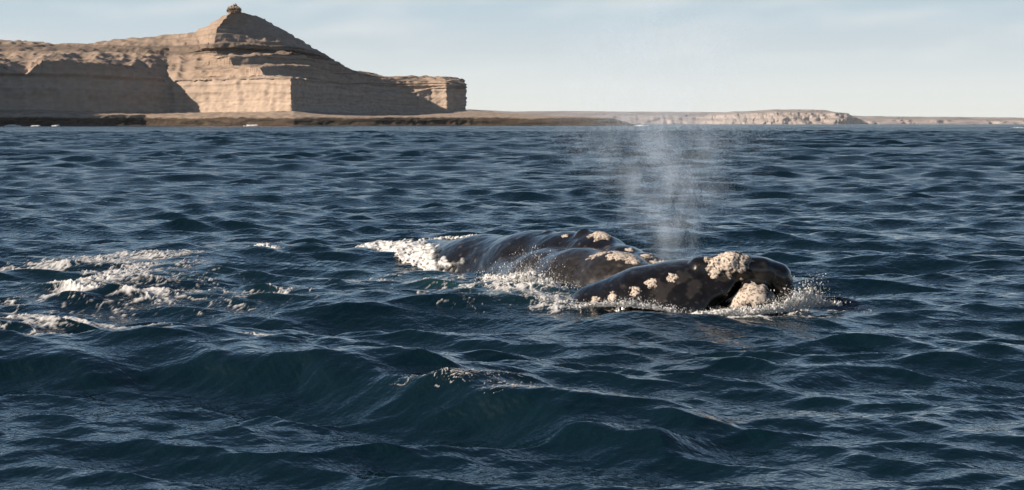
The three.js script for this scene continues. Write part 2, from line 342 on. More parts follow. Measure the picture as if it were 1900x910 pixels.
  // wave-cut platform and beach in front of the cliffs
  const pf = [[-420, 214, 196, 660, 700], [-170, 215, 198, 752, 792], [-70, 213, 200, 806, 848], [0, 210, 202, 858, 905], [60, 212, 203, 872, 916], [130, 214, 206, 886, 938], [200, 213, 209, 900, 962], [270, 213, 210, 915, 984], [345, 216, 208, 915, 992], [400, 217, 207, 912, 985], [470, 217, 207, 905, 972], [545, 217, 204, 902, 962], [620, 217, 209, 915, 1050], [700, 217, 213, 925, 1125], [770, 217, 213, 940, 1158], [830, 217, 208, 952, 1165], [880, 217, 205, 960, 1190], [940, 218, 210, 965, 1150], [1010, 219, 215, 968, 1100], [1080, 219, 217, 970, 1060], [1130, 221, 219, 972, 1030], [1155, 226, 225, 974, 1010], [1176, 232.5, 232, 976, 1000], [1200, 234.5, 234.5, 978, 1000]]
    .map(([x, ye, yb, d, db]) => [[x, 236, d - 6], [x, 233.5, d], [x, lerp(233, ye, 0.55), d + 3], [x, ye, d + 6], [x, lerp(ye, yb, 0.3), lerp(d, db, 0.3)], [x, lerp(ye, yb, 0.75), lerp(d, db, 0.75)], [x, yb, db + 12], [x, yb + 3, db + 60]]);
  const pcarve = (x, y, z, nx, ny, nz) => {
    const steep = 1 - smoothstep(Math.abs(ny), 0.4, 0.8), h = Math.hypot(nx, nz) + 1e-6, f = fbm(x * 0.04, y * 0.1, z * 0.04, 5);
    const o = steep * (f * 14 + strataLine(y * 0.35) * 2.2 - Math.pow(Math.abs(N3(x * 0.022, 0.4, 0.2)), 0.6) * 14 - Math.pow(Math.abs(N3(x * 0.08, y * 0.05, 0.5)), 0.7) * 8 - Math.abs(N3(x * 0.2, y * 0.1, 1.5)) * 4);
    return [nx / h * o, (1 - steep) * f * 1.8 + steep * f, nz / h * o];
  };
  const ptint = (x, y, z, nx, ny) => {
    const f = fbm(x * 0.05, y * 0.12, z * 0.02, 4), edge = 13.0 + f * 3 + fbm(x * 0.006, 1, 2, 2) * 2, s = smoothstep(y, edge, edge + 2.5), b = 1 + f * 0.5;
    const wet = 1 - 0.65 * smoothstep(fbm(x * 0.012, y * 0.12, 4, 5) + 0.12 * N3(x * 0.05, y * 0.3, 9), -0.08, 0.2);
    return [lerp(0.050 * b * wet, 0.255 * b, s), lerp(0.036 * b * wet, 0.20 * b, s), lerp(0.024 * b * wet, 0.152 * b, s)];
  };
  tag(mesh('rock_platform', loft(pf, 700, 90, pcarve, ptint), m), 'low dark brown wave-cut rock shelf running along the waterline below the cliffs', null, null, 'structure');

  // the rock on the very top
  const tor = at(434, 17, 1050 * K), tg = netsOf((x, y, z) => {
    const a = Math.hypot(x / 11, (y + 2) / 6, z / 11) - 1, b = Math.hypot((x - 1) / 5.5, (y - 4) / 5, z / 5) - 1, c = Math.hypot((x + 5) / 4, (y - 4) / 2, z / 5) - 1;
    return Math.min(a, b, c) + fbm(x * 0.17 + 4, y * 0.3, z * 0.17, 4) * 1.3 ;
  }, new THREE.Vector3(-14, -8, -14), new THREE.Vector3(14, 14, 14), 0.7);
  const tm = mesh('summit_rock', paint(tg, (x, y, z) => { const b = 1 + fbm(x * 0.2, y * 0.4, z * 0.2, 3) * 0.4; return [0.23 * b, 0.18 * b, 0.137 * b]; }), m);
  tm.position.copy(tor);
  tag(tm, 'knobbly brown rock crowning the tip of the pyramid peak', 'rock');

  // the coast across the bay
  const far = [[760, 205, 228], [870, 203, 228], [950, 207, 229], [1040, 206, 229], [1180, 207, 229], [1330, 208, 229], [1480, 209, 229], [1600, 215.5, 229], [1700, 216.5, 229.5], [1900, 218.5, 229.5], [2100, 219, 230], [2500, 221, 230]]
    .map(([x, yt, yb]) => [[x, 233, 9900], [x, yb, 9940], [x, lerp(yb, yt, 0.55), 10030], [x, lerp(yb, yt, 0.8), 10200], [x, yt, 10500], [x, yt + 2, 11000], [x, 232, 11600]]);
  const fcarve = (x, y, z, nx, ny, nz) => { const f = fbm(x * 0.002, y * 0.007, z * 0.001, 4), g = Math.abs(N3(x * 0.007, 0.1, 0.5)); return [0, f * 9, (f * 180 - g * 110) * (1 - smoothstep(y, 150, 220))]; };
  const ftint = (x, y, z, nx, ny) => { const b = 1 + strataLine(y * 0.04 + 30) * 0.25 + fbm(x * 0.0014, y * 0.02, 3, 4) * 0.5, s = smoothstep(ny, 0.3, 0.8) * 0.5; return [lerp(0.24, 0.17, s) * b, lerp(0.212, 0.152, s) * b, lerp(0.205, 0.148, s) * b]; };  // haze is mixed into this rock colour: paler and greyer with distance
  tag(mesh('distant_plateau', loft(far, 500, 60, fcarve, ftint), m), 'long flat hazy plateau along the horizon across the bay', null, null, 'structure');
  const mesa = [[1290, 228, 226, 3150], [1320, 214, 210, 3120], [1345, 212, 208, 3080], [1380, 212, 207, 3050], [1410, 210, 205, 3030], [1440, 208, 203, 3010], [1480, 208, 203.5, 3000], [1520, 210, 204.5, 3010], [1550, 211, 207, 2990], [1572, 214, 211, 3000], [1590, 221, 218, 3060], [1610, 229, 228, 3160]]
    .map(([x, ym, yt, d]) => [[x, 233, 3 * d - 30], [x, 230.6, 3 * d], [x, lerp(230, ym, 0.4), 3 * d + 48], [x, ym, 3 * d + 120], [x, yt, 3 * d + 360], [x, yt + 3, 3 * d + 700], [x, 232, 3 * d + 1000]]);
  const mcarve = (x, y, z) => { const f = fbm(x * 0.0027, y * 0.007, z * 0.0013, 5), g = Math.pow(Math.abs(N3(x * 0.004, y * 0.0013, z * 0.0013)), 0.8) + 0.6 * Math.abs(N3(x * 0.013, y * 0.003, 0.5)); return [f * 30, f * 14, f * 110 - g * 80 * (1 - smoothstep(y, 150, 230))]; };
  const mtint = (x, y, z, nx, ny) => { const b = 1 + strataLine(y * 0.035 + 11) * 0.22 + fbm(x * 0.0033, y * 0.02, 8, 4) * 0.4, s = smoothstep(ny, 0.35, 0.8) * 0.6; return [lerp(0.27, 0.19, s) * b, lerp(0.235, 0.165, s) * b, lerp(0.222, 0.153, s) * b]; };  // bluff colour is greyed and paled too, painting in part of the haze
  tag(mesh('distant_bluff', loft(mesa, 320, 70, mcarve, mtint), m), 'pale gullied bluff standing out from the hazy coast right of the blow', null, null, 'structure');
}

// ------------------------------------------------------------------ the whales
const smin = (a, b, k) => { const h = Math.max(k - Math.abs(a - b), 0) / k; return Math.min(a, b) - h * h * k * 0.25; };
const smax = (a, b, k) => -smin(-a, -b, k);
// tapered capsule between two joints [x, y, z, r]
function cone(p, a, b) {
  const bx = b[0] - a[0], by = b[1] - a[1], bz = b[2] - a[2], x = p[0] - a[0], y = p[1] - a[1], z = p[2] - a[2];
  const t = clamp((x * bx + y * by + z * bz) / (bx * bx + by * by + bz * bz), 0, 1);
  return Math.hypot(x - t * bx, y - t * by, z - t * bz) - lerp(a[3], b[3], t);
}
// a joint whose top edge shows at a pixel
const topJoint = ([px, py, depth, r]) => { const p = at(px, py, depth); return [p.x, p.y - r, p.z, r]; };
const midJoint = ([px, py, depth, r]) => { const p = at(px, py, depth); return [p.x, p.y, p.z, r]; };
const chain = (p, list, k) => { let d = 1e9; for (let i = 0; i < list.length - 1; i++) d = smin(d, cone(p, list[i], list[i + 1]), k); return d; };
function boundsOf(lists, pad) {
  const lo = new THREE.Vector3(1e9, 1e9, 1e9), hi = lo.clone().negate();
  for (const l of lists) for (const [x, y, z, r] of l) { lo.min(new THREE.Vector3(x - r, y - r, z - r)); hi.max(new THREE.Vector3(x + r, y + r, z + r)); }
  return [lo.subScalar(pad), hi.addScalar(pad)];
}
function hitOn(field, px, py, from, to) {
  const a = at(px, py, from), b = at(px, py, to), n = 400, p = new THREE.Vector3();
  for (let i = 0; i <= n; i++) { p.lerpVectors(a, b, i / n); if (field(p.x, p.y, p.z) < 0) break; }
  const e = 0.02, g = new THREE.Vector3(field(p.x + e, p.y, p.z) - field(p.x - e, p.y, p.z), field(p.x, p.y + e, p.z) - field(p.x, p.y - e, p.z), field(p.x, p.y, p.z + e) - field(p.x, p.y, p.z - e)).normalize();
  return { p: p.clone(), n: g };
}
const skin = new THREE.MeshPhysicalMaterial({ vertexColors: true, roughness: 0.24, ior: 1.34, clearcoat: 0.3, clearcoatRoughness: 0.08 });
skin.name = 'wet_whale_skin';
const crust = new THREE.MeshStandardMaterial({ vertexColors: true, roughness: 0.8 });
crust.name = 'callosity_crust';
// rough pale patch lying on the skin; size in photograph pixels
function callosity(field, px, py, rx, ry, from, to, parent, origin, high = 0.45, tilt = 0, seed = 0) {
  const { p, n } = hitOn(field, px, py, from, to), s = -p.z / F, R = rx * s, Q = ry * s, h = Math.min(R, Q) * high * 0.5 + 0.008;
  const view = new THREE.Vector3(0, EYE, 0).sub(p).normalize();
  const nn = n.clone(), u = new THREE.Vector3(Math.cos(tilt), Math.sin(tilt), 0), up = new THREE.Vector3();
  u.addScaledVector(nn, -u.dot(nn)).normalize(); up.crossVectors(nn, u);
  const grow = Math.min(2.2, 1 / Math.max(0.3, nn.dot(view))), fq = clamp(0.9 / Math.min(R, Q * grow), 3.5, 9), M = Math.max(R, Q * grow) * 1.4 + 0.04, cell = clamp(M / 32, 0.008, 0.02);
  const g = netsOf((x, y, z) => {
    const wx = x + p.x, wy = y + p.y, wz = z + p.z, skinD = field(wx, wy, wz), a = x * u.x + y * u.y + z * u.z, b = x * up.x + y * up.y + z * up.z;
    const e = Math.hypot(a / R, b / (Q * grow)) + 0.8 * fbm(wx * fq + seed, wy * fq, wz * fq, 4);
    const top = h * Math.pow(Math.max(0, 1.02 - e * e), 0.8) * (1 + 0.2 * fbm(wx * 9, wy * 9, wz * 9, 2)) - 0.5 * h * Math.pow(Math.max(0, fbm(wx * 17, wy * 17 + seed, wz * 17, 3)), 0.8) ;
    return Math.max(skinD - (e < 1 ? top : -0.03), -skinD - 0.05);
  }, new THREE.Vector3(-M, -M, -M), new THREE.Vector3(M, M, M), cell);
  paint(g, (x, y, z) => {
    const wx = x + p.x, wy = y + p.y, wz = z + p.z, a = x * u.x + y * u.y + z * u.z, c = x * up.x + y * up.y + z * up.z, rim = smoothstep(Math.hypot(a / R, c / (Q * grow)) + 0.8 * fbm(wx * fq + seed, wy * fq, wz * fq, 4) + 0.5 * fbm(wx * 26, wy * 26, wz * 26, 2), 0.72, 1.0), f = fbm(wx * 17, wy * 17 + seed, wz * 17, 4), b = 1 + fbm(wx * 9, wy * 9, wz * 9, 2) * 0.25, pit = Math.max(smoothstep(f, 0.06, 0.32), rim * 0.9);
    return [lerp(0.40 * b, 0.075, pit), lerp(0.355 * b, 0.056, pit), lerp(0.31 * b, 0.043, pit)];
  });
  const o = mesh('callosity', g, crust, parent);
  o.position.copy(p).sub(origin);
  return o;
}
function makeWhale(label, field, lo, hi, cell, origin, tint) {
  const t = new THREE.Group();
  t.name = 'right_whale';
  t.position.copy(origin);
  const g = netsOf(field, lo, hi, cell);
  paint(g, tint);
  g.translate(-origin.x, -origin.y, -origin.z);
  mesh('body', g, skin, t);
  tag(t, label, 'whale', 'two right whales surfacing side by side');
  delete t.userData.group;
  return t;
}
// nearer whale, head to the right
const near1 = [[950, 650, 31.2, 0.7], [1058, 574, 30.4, 0.8], [1130, 527, 29.8, 0.9], [1200, 500, 29.5, 1.0], [1270, 487, 29.4, 1.05], [1330, 481, 29.3, 0.95]].map(topJoint);
const near2 = [[1320, 481, 29.7, 0.5], [1375, 476, 29.6, 0.42], [1412, 482, 29.4, 0.36], [1438, 491, 29.3, 0.32]].map(topJoint);
const near3 = [[1385, 502, 29.25, 0.22], [1418, 505, 29.1, 0.22], [1441, 516, 29.05, 0.24], [1449, 535, 29.05, 0.20], [1446, 600, 29.2, 0.2]].map(midJoint);
const near5 = [[1300, 502, 29.0, 0.25], [1360, 496, 28.85, 0.24], [1412, 503, 28.9, 0.22], [1442, 515, 29.0, 0.20]].map(midJoint);
const near4 = [[1350, 600, 28.9, 0.42], [1398, 562, 28.75, 0.36], [1404, 610, 28.8, 0.38]].map(midJoint);
const cutAt = at(1350, 536, 28.4), cutN = new THREE.Vector3(0.70, -0.62, 0.34).normalize();
const nearField = (x, y, z) => {
  const p = [x, y, z];
  let d = chain(p, near1, 0.25);
  const cut = (x - cutAt.x) * cutN.x + (y - cutAt.y) * cutN.y + (z - cutAt.z) * cutN.z + 0.05 * N3(x * 1.5, y * 1.5, z);
  d = smax(d, cut, 0.10);
  let s = chain(p, near2, 0.2);
  s = smin(s, chain(p, near3, 0.1), 0.14);
  s = smin(s, chain(p, near4, 0.1), 0.05);
  s = smin(s, chain(p, near5, 0.1), 0.14);
  d = smin(d, s, 0.05);
  return d + 0.012 * fbm(x * 2.5, y * 2.5, z * 2.5, 3);
};
{
  const [lo, hi] = boundsOf([near1, near2, near3, near4], 0.1);
  lo.y = -0.9;
  const origin = at(1250, 590, 29.3); origin.y = 0;
  const t = makeWhale('nearer black right whale raising its head, whitish callosities on crown and chin', nearField, lo, hi, 0.028, origin, (x, y, z, nx, ny, nz) => {
    const f = fbm(x * 1.6, y * 1.6, z * 1.6, 4), q = fbm(x * 5 + 4, y * 7, z * 5, 3), g = smoothstep(f, 0.16, 0.34) * 0.014 + smoothstep(q, 0.42, 0.55) * 0.02, b = 0.005 + 0.003 * q;
    return [b * 1.08 + g, b + g * 0.92, b * 0.97 + g * 0.86];
  });
  const c = (px, py, rx, ry, high, tilt, seed) => callosity(nearField, px, py, rx, ry, 26.5, 31.5, t, origin, high, tilt, seed);
  c(1347, 486, 38, 20, 0.85, 0.15, 1);
  c(1328, 500, 15, 11, 0.6, 0, 2);
  c(1392, 546, 42, 21, 0.2, 0.3, 3);
  c(1247, 516, 11, 8, 0.5, 0.3, 4);
  c(1208, 526, 11, 9, 0.5, 0.3, 5);
  c(1178, 541, 11, 9, 0.5, 0.3, 6);
  c(1137, 552, 11, 9, 0.5, 0.3, 7);
  c(1103, 559, 10, 7, 0.5, 0.3, 8);
  c(1327, 513, 8, 4, 0.5, 0.1, 9);
}
// farther whale, coming toward the camera from the left
const back1 = [[520, 490, 46, 0.7], [640, 469, 43.6, 1.0], [720, 458, 42, 1.25], [800, 450, 40.2, 1.4], [900, 441, 38.2, 1.4], [1000, 433, 36.3, 1.3], [1060, 434, 35.2, 1.05], [1110, 440, 34.3, 0.75], [1160, 462, 33.3, 0.5], [1200, 476, 32.6, 0.4], [1250, 492, 31.9, 0.32]].map(topJoint);
const back2 = [[960, 480, 35.4, 0.9], [1020, 468, 34.2, 1.0], [1085, 466, 33.1, 1.05], [1150, 472, 32.2, 0.85], [1198, 490, 31.6, 0.55]].map(topJoint);
const back3 = [[1062, 434, 35.0, 0.16], [1085, 426, 34.6, 0.22], [1104, 431, 34.3, 0.22], [1125, 440, 34.0, 0.2]].map(topJoint);
const back4 = [[985, 434, 36.4, 0.2], [1022, 428.5, 35.8, 0.22], [1036, 433, 35.5, 0.15]].map(topJoint);
const backField = (x, y, z) => {
  const p = [x, y, z];
  let d = chain(p, back1, 0.3);
  d = smin(d, chain(p, back3, 0.05), 0.06);
  d = smin(d, chain(p, back4, 0.05), 0.07);
  d = smin(d, chain(p, back2, 0.3), 0.10);
  return d + 0.016 * fbm(x * 2.2, y * 2.2, z * 2.2, 3);
};
{
  const [lo, hi] = boundsOf([back1, back2], 0.12);
  lo.y = -0.7;
  const origin = at(950, 500, 37); origin.y = 0;
  const t = makeWhale('farther black right whale swimming behind, its long back awash on the left', backField, lo, hi, 0.04, origin, (x, y, z, nx, ny, nz) => {
    const f = fbm(x * 1.3, y * 1.6, z * 1.3, 4), q = fbm(x * 6, y * 8, z * 6, 3), b = 0.0065 + 0.004 * q + 0.004 * smoothstep(f, 0, 0.5);
    const lip = 1 - smoothstep(chain([x, y, z], back2, 0.3), 0.0, 0.12), s = lip * 0.014 * (1 + q) + smoothstep(fbm(x * 3 + 7, y * 5, z * 3, 3), 0.36, 0.5) * 0.04;
    return [b * 0.95 + s * 0.9, b * 0.86 + s * 0.83, b * 0.80 + s * 0.78];
  });
  const c = (px, py, rx, ry, high, tilt, seed) => callosity(backField, px, py, rx, ry, 29.5, 38, t, origin, high, tilt, seed);
  c(1116, 437, 21, 10, 0.7, -0.35, 11);
  c(1112, 473, 24, 6, 0.5, 0.1, 12);
  c(1150, 473, 24, 9, 0.5, -0.1, 13);
  c(1176, 482, 14, 9, 0.5, -0.5, 14);
  c(1168, 464, 8, 4, 0.6, 0, 15);
  c(1200, 476, 10, 5, 0.7, -0.4, 16);
  c(1214, 489, 9, 6, 0.6, 0, 17);
  c(1232, 487, 9, 5, 0.6, 0, 18);
  c(1048, 438, 8, 4, 0.3, 0.5, 19);
}

// ------------------------------------------------------------------ foam, splashes and the blow
const foamMat = new THREE.MeshStandardMaterial({ color: new THREE.Color().setRGB(0.46, 0.475, 0.48), roughness: 0.75 });
foamMat.name = 'sea_foam';
const laceMat = new THREE.MeshStandardMaterial({ color: foamMat.color, roughness: 0.75, vertexColors: true, transparent: true });
laceMat.name = 'lacy_sea_foam';
// lacy crust of bubbles riding on the water: ellipses in photograph pixels [x, y, rx, ry, strength]
const web = (x, z, q, a, b) => 0.58 * Math.pow(1 - Math.abs(N3(x * a, q + 1.5, z * a * 0.8)), 3.2) + 0.42 * Math.pow(1 - Math.abs(N3(x * b, q + 8, z * b * 0.8)), 3);
const withCover = (g, cover) => g.setAttribute('color', new THREE.BufferAttribute(cover, 4));
function foamGeometry(blobs, { thick = 0.02, lace = 2.0, thr = 0.64, dx = 0.017, dz = 0.032, seed = 0, h = 0.06, most = 0.95, fleck = 0.25, zf = 1 }) {
  const E = blobs.map(([px, py, rx, ry, s = 1]) => { const p = ground(px, py, h), d = -p.z; return [p.x, p.z, rx * d / F, Math.max(0.05, ry * d * d / (F * (EYE - h))), s]; });
  let x0 = 1e9, x1 = -1e9, z0 = 1e9, z1 = -1e9;
  for (const [x, z, a, b] of E) { x0 = Math.min(x0, x - a * 1.5); x1 = Math.max(x1, x + a * 1.5); z0 = Math.min(z0, z - b * 1.5); z1 = Math.max(z1, z + b * 1.5); }
  const nu = Math.ceil((x1 - x0) / dx) + 1, nv = Math.ceil((z1 - z0) / dz) + 1, pos = new Float32Array(nu * nv * 3), keep = new Uint8Array(nu * nv), cover = new Float32Array(nu * nv * 4).fill(1);
  for (let j = 0, v = 0; j < nv; j++) for (let i = 0; i < nu; i++, v++) {
    const x = x0 + i * dx, z = z1 - j * dz;
    let mk = 0, f = -1;
    for (const [ex, ez, a, b, s] of E) { const e = ((x - ex) / a) ** 2 + ((z - ez) / b) ** 2; if (e < 2.2) mk = Math.max(mk, s * (1 - e / 2.2)); }
    if (mk > 0) {
      const wx = x + 0.3 * N3(x * 1.1, seed, z * 1.1) + 0.1 * N3(x * 3.7, seed, z * 3.7), wz = z + 0.4 * N3(x * 1.1, seed + 5, z * 1.1) + 0.12 * N3(x * 3.7, seed + 3, z * 3.7);
      f = mk * 1.15 + 1.0 * (web(wx, wz * zf, seed, lace, lace * 3.1) - 0.5) + 0.75 * fbm(wx * 1.6, seed, wz * 1.6 * zf, 3) + fleck * fbm(wx * 9, seed, wz * 9 * zf, 3) - thr;
    }
    keep[v] = f > 0 ? 1 : 0;
    if (mk <= 0 && !(i && keep[v - 1])) { const s = sea(x, z); pos[v * 3] = s[0]; pos[v * 3 + 1] = s[1] + 0.004; pos[v * 3 + 2] = s[2]; cover[v * 4 + 3] = 0; continue; }
    const s = sea(x, z), bub = fbm(x * 9, seed, z * 7, 3);
    pos[v * 3] = s[0]; pos[v * 3 + 1] = s[1] + 0.004 + (f > 0 ? thick * f * Math.max(0.2, 1 + bub * 1.2) : 0); pos[v * 3 + 2] = s[2];
    cover[v * 4 + 3] = most * smoothstep(f, 0, 0.5);
  }
  return withCover(gridGeometry(pos, nu, nv, null, null, keep), cover);
}
function foam(label, blobs, opt) { return tag(mesh('foam', foamGeometry(blobs, opt), laceMat), label, 'foam', null, 'stuff'); }

const drop = new THREE.IcosahedronGeometry(1, 0);
function droplets(list, parent, name = 'droplets') {
  const o = new THREE.InstancedMesh(drop, foamMat, list.length), m = new THREE.Matrix4(), q = new THREE.Quaternion(), p = new THREE.Vector3(), s = new THREE.Vector3(), e = new THREE.Euler();
  list.forEach(([x, y, z, r, k = 1], i) => { e.set(i * 1.7 % 6, i * 2.3 % 6, 0); q.setFromEuler(e); o.setMatrixAt(i, m.compose(p.set(x, y, z), q, s.set(r, r * k, r))); });
  o.name = name; o.castShadow = o.receiveShadow = true; o.userData = { kind: 'stuff' };
  parent.add(o);
  return o;
}
// heaped white water: overlapping lumps along a base line, roughened, with drops thrown off it. Rows are [px, py, depth, height px, weight]
function splash(label, line, { lumps = 160, drops = 1500, r0 = 0.05, cell = 0.018, seed = 1, deep = 0.2, lean = 0, rough = 0.05, spread = 1, veils = 3, veilUp = 1 }) {
  const r = rng(seed), t = new THREE.Group(), S = [], D = [];
  t.name = 'splash';
  const seg = line.slice(1).map((b, i) => Math.hypot(b[0] - line[i][0], (b[1] - line[i][1]) * 3) * (b[4] ?? 1)), total = seg.reduce((a, b) => a + b);
  const place = () => { let u = r() * total, i = 0; while (i < seg.length - 1 && u > seg[i]) u -= seg[i++]; const a = line[i], b = line[i + 1], k = clamp(u / seg[i], 0, 1); return a.map((v, j) => lerp(v, b[j] ?? 1, k)); };
  for (let i = 0; i < lumps; i++) {
    const [px, py, d, h] = place(), k = Math.pow(r(), 1.7), g = at(px + lean * k * h + (r() - 0.5) * 14, py - h * k * 0.8, d + (r() - 0.5) * 2 * deep);
    S.push([g.x, g.y, g.z, r0 * (0.3 + 1.1 * r() * r()) * (1 - 0.6 * k)]);
  }
  for (let i = 0; i < drops; i++) {
    const [px, py, d, h] = place(), k = -Math.log(1 - r() * 0.93) * 0.55 * spread, g = at(px + lean * k * h + (r() + r() - 1) * 34, py - h * k + (r() - 0.5) * 8, d + (r() - 0.5) * 2.6 * deep);
    D.push([g.x, g.y, g.z, 0.0018 + 0.008 * Math.pow(r(), 5), 1 + r() * 2.5]);
  }
  const lo = new THREE.Vector3(1e9, 1e9, 1e9), hi = lo.clone().negate();
  for (const [x, y, z, q] of S) { lo.min(new THREE.Vector3(x - q, y - q, z - q)); hi.max(new THREE.Vector3(x + q, y + q, z + q)); }
  lo.subScalar(0.08); hi.addScalar(0.08);
  const n = ['x', 'y', 'z'].map((a) => Math.ceil((hi[a] - lo[a]) / cell) + 1), val = new Float32Array(n[0] * n[1] * n[2]).fill(0.2);
  for (const [x, y, z, q] of S) {
    const R = q + 0.1, i0 = [x - lo.x, y - lo.y, z - lo.z].map((v) => Math.max(0, Math.floor((v - R) / cell))), i1 = [x - lo.x, y - lo.y, z - lo.z].map((v, c) => Math.min(n[c] - 1, Math.ceil((v + R) / cell)));
    for (let k = i0[2]; k <= i1[2]; k++) for (let j = i0[1]; j <= i1[1]; j++) for (let i = i0[0]; i <= i1[0]; i++) {
      const p = i + n[0] * (j + n[1] * k), d = Math.hypot(lo.x + i * cell - x, lo.y + j * cell - y, lo.z + k * cell - z) - q;
      val[p] = smin(val[p], d, 0.025);
    }
  }
  for (let k = 0, p = 0; k < n[2]; k++) for (let j = 0; j < n[1]; j++) for (let i = 0; i < n[0]; i++, p++) if (val[p] < 0.12) { const x = lo.x + i * cell, y = lo.y + j * cell, z = lo.z + k * cell; val[p] += rough * fbm(x * 13, y * 16, z * 13, 4); }
  const g = surfaceNets(val, ...n, lo, cell), origin = at(line[0][0], line[0][1], line[0][2]);
  g.translate(-origin.x, -origin.y, -origin.z);
  t.position.copy(origin);
  const w = mesh('white_water', g, foamMat, t); w.userData = { kind: 'stuff' };
  for (let q = 0; q < veils; q++) {                               // torn sheets of water thrown up and outward
    const nu = 420, nv = 70, pos = new Float32Array(nu * nv * 3), cover = new Float32Array(nu * nv * 4).fill(1), keep = new Uint8Array(nu * nv);
    for (let i = 0; i < nu; i++) {
      const u = i / (nu - 1) * (line.length - 1), k = Math.min(line.length - 2, Math.floor(u)), [px, py, d, h] = line[k].map((v, c) => lerp(v, line[k + 1][c] ?? 1, u - k)), rise = h * (0.75 + 0.9 * fbm(u * 2.1, q * 4 + seed, 0.5, 3)) * veilUp;
      for (let j = 0; j < nv; j++) {
        const v = j / (nv - 1), n = fbm(u * 2.2 + q, v * 1.6, q * 3 + seed, 3), p = at(px + lean * h * v + n * 16, py + 3 - rise * (v * 1.25 - 0.4 * v * v), d - 0.10 + (q / veils - 0.5) * 2 * deep * 0.8 + 0.16 * n - 0.18 * v * v), w = j * nu + i;
        p.sub(origin).toArray(pos, w * 3);
        const f = 0.62 - 0.85 * v + 0.9 * (web(u * 3.2 + n, v * 1.8, seed + q * 7, 1.6, 5.2) - 0.5) + 0.8 * fbm(u * 4, v * 2.2, seed + q * 5, 4) - 0.35 * Math.max(0, 1 - h / 8);
        cover[w * 4 + 3] = 0.85 * smoothstep(f, 0.05, 0.6); keep[w] = f > 0.05 ? 1 : 0;
      }
    }
    const sheet = mesh('spray_sheet', withCover(gridGeometry(pos, nu, nv, null, null, keep), cover), laceMat, t); sheet.userData = { kind: 'stuff' };
  }
  droplets(D.map(([x, y, z, ...q]) => [x - origin.x, y - origin.y, z - origin.z, ...q]), t);
  return tag(t, label, 'splash');
}
splash('white splash thrown up around the chin of the nearer whale', [[1290, 585, 28.1, 4, 1], [1340, 583, 28.0, 9, 1], [1395, 582, 28.0, 12, 1], [1440, 578, 28.1, 20, 1.3], [1470, 573, 28.4, 44, 1.6], [1500, 568, 28.6, 46, 1.3], [1530, 566, 28.8, 14, 0.6], [1556, 564, 29, 4, 0.3]], { lumps: 420, drops: 5000, r0: 0.042, cell: 0.013, seed: 3, veils: 5, veilUp: 1.1, lean: 0.35, rough: 0.06 });
splash('white water bursting between the two whales', [[905, 520, 33.4, 8, 0.6], [950, 530, 32.4, 26, 1], [985, 540, 31.7, 44, 1.6], [1020, 552, 31.1, 40, 1.5], [1060, 560, 30.8, 20, 1], [1092, 556, 30.7, 8, 0.7]], { lumps: 600, drops: 5000, r0: 0.10, cell: 0.016, seed: 8, veils: 6, veilUp: 1.3, deep: 0.3, spread: 1.4, rough: 0.065 });
{
  // a sheet of white water that follows the back of the farther whale, thick and lumpy, with a torn edge
  const spots = [[645, 468, 0.16], [672, 464, 0.30], [700, 463, 0.45], [730, 465, 0.55], [757, 474, 0.62], [782, 486, 0.6], [800, 496, 0.35], [840, 498, 0.16], [862, 492, 0.12]].map(([px, py, q]) => { const { p } = hitOn(backField, px, py, 33, 48); return [p.x, p.y, p.z, q]; });
  const [lo, hi] = boundsOf([spots], 0.1), o = at(740, 475, 40);
  const g = netsOf((x, y, z) => {
    const e = chain([x, y, z], spots, 0.1) + 0.30 * fbm(x * 2.2, y * 3, z * 2.2, 4), n = fbm(x * 5, y * 7, z * 5, 4), d = backField(x, y, z), t = 0.03 + 0.12 * Math.sqrt(clamp(-e * 2.2, 0, 1)) * (1 + 1.3 * n);
    return Math.max(d - t, e, -d - 0.06);
  }, lo, hi, 0.03);
  g.translate(-o.x, -o.y, -o.z);
  const P = g.attributes.position, cover = new Float32Array(P.count * 4).fill(1);
  for (let i = 0; i < P.count; i++) { const x = P.getX(i) + o.x, y = P.getY(i) + o.y, z = P.getZ(i) + o.z, e = chain([x, y, z], spots, 0.1) + 0.30 * fbm(x * 2.2, y * 3, z * 2.2, 4); cover[i * 4 + 3] = clamp(smoothstep(-e, 0.0, 0.22) * (0.95 + 1.5 * fbm(x * 4, y * 9, z * 4, 4)), 0, 1); }
  const w = mesh('wash', withCover(g, cover), laceMat);
  w.position.copy(o);
  tag(w, 'thick white wash pouring off the back of the farther whale', 'wash');
}
splash('thin line of froth along the waterline of the nearer whale', [[1060, 574, 28.9, 3, 1], [1100, 566, 28.7, 6, 1], [1150, 566, 28.5, 8, 1], [1180, 568, 28.4, 14, 1.2], [1230, 574, 28.3, 6, 1], [1262, 580, 28.25, 4, 1]], { lumps: 160, drops: 2000, r0: 0.03, veils: 3, veilUp: 1.5, cell: 0.012, seed: 17, deep: 0.14, rough: 0.05 });
splash('small white breaking crest left of the farther whale', [[432, 464, 43.5, 4, 0.5], [470, 465, 43, 9, 0.6], [492, 467, 42.5, 18, 1.6], [520, 470, 42, 9, 1], [560, 471, 42, 3, 0.7]], { lumps: 260, drops: 260, r0: 0.12, cell: 0.03, seed: 23, deep: 0.25, rough: 0.06 });

splash('low line of froth just behind the back of the farther whale', [[800, 446, 44.5, 2, 0.6], [830, 443, 44.3, 5, 1.4], [850, 443, 44, 2, 0.7], [880, 440, 43.8, 4, 1.2], [900, 440, 43.6, 2, 0.5]], { lumps: 120, drops: 150, r0: 0.07, cell: 0.03, seed: 41, deep: 0.2 });

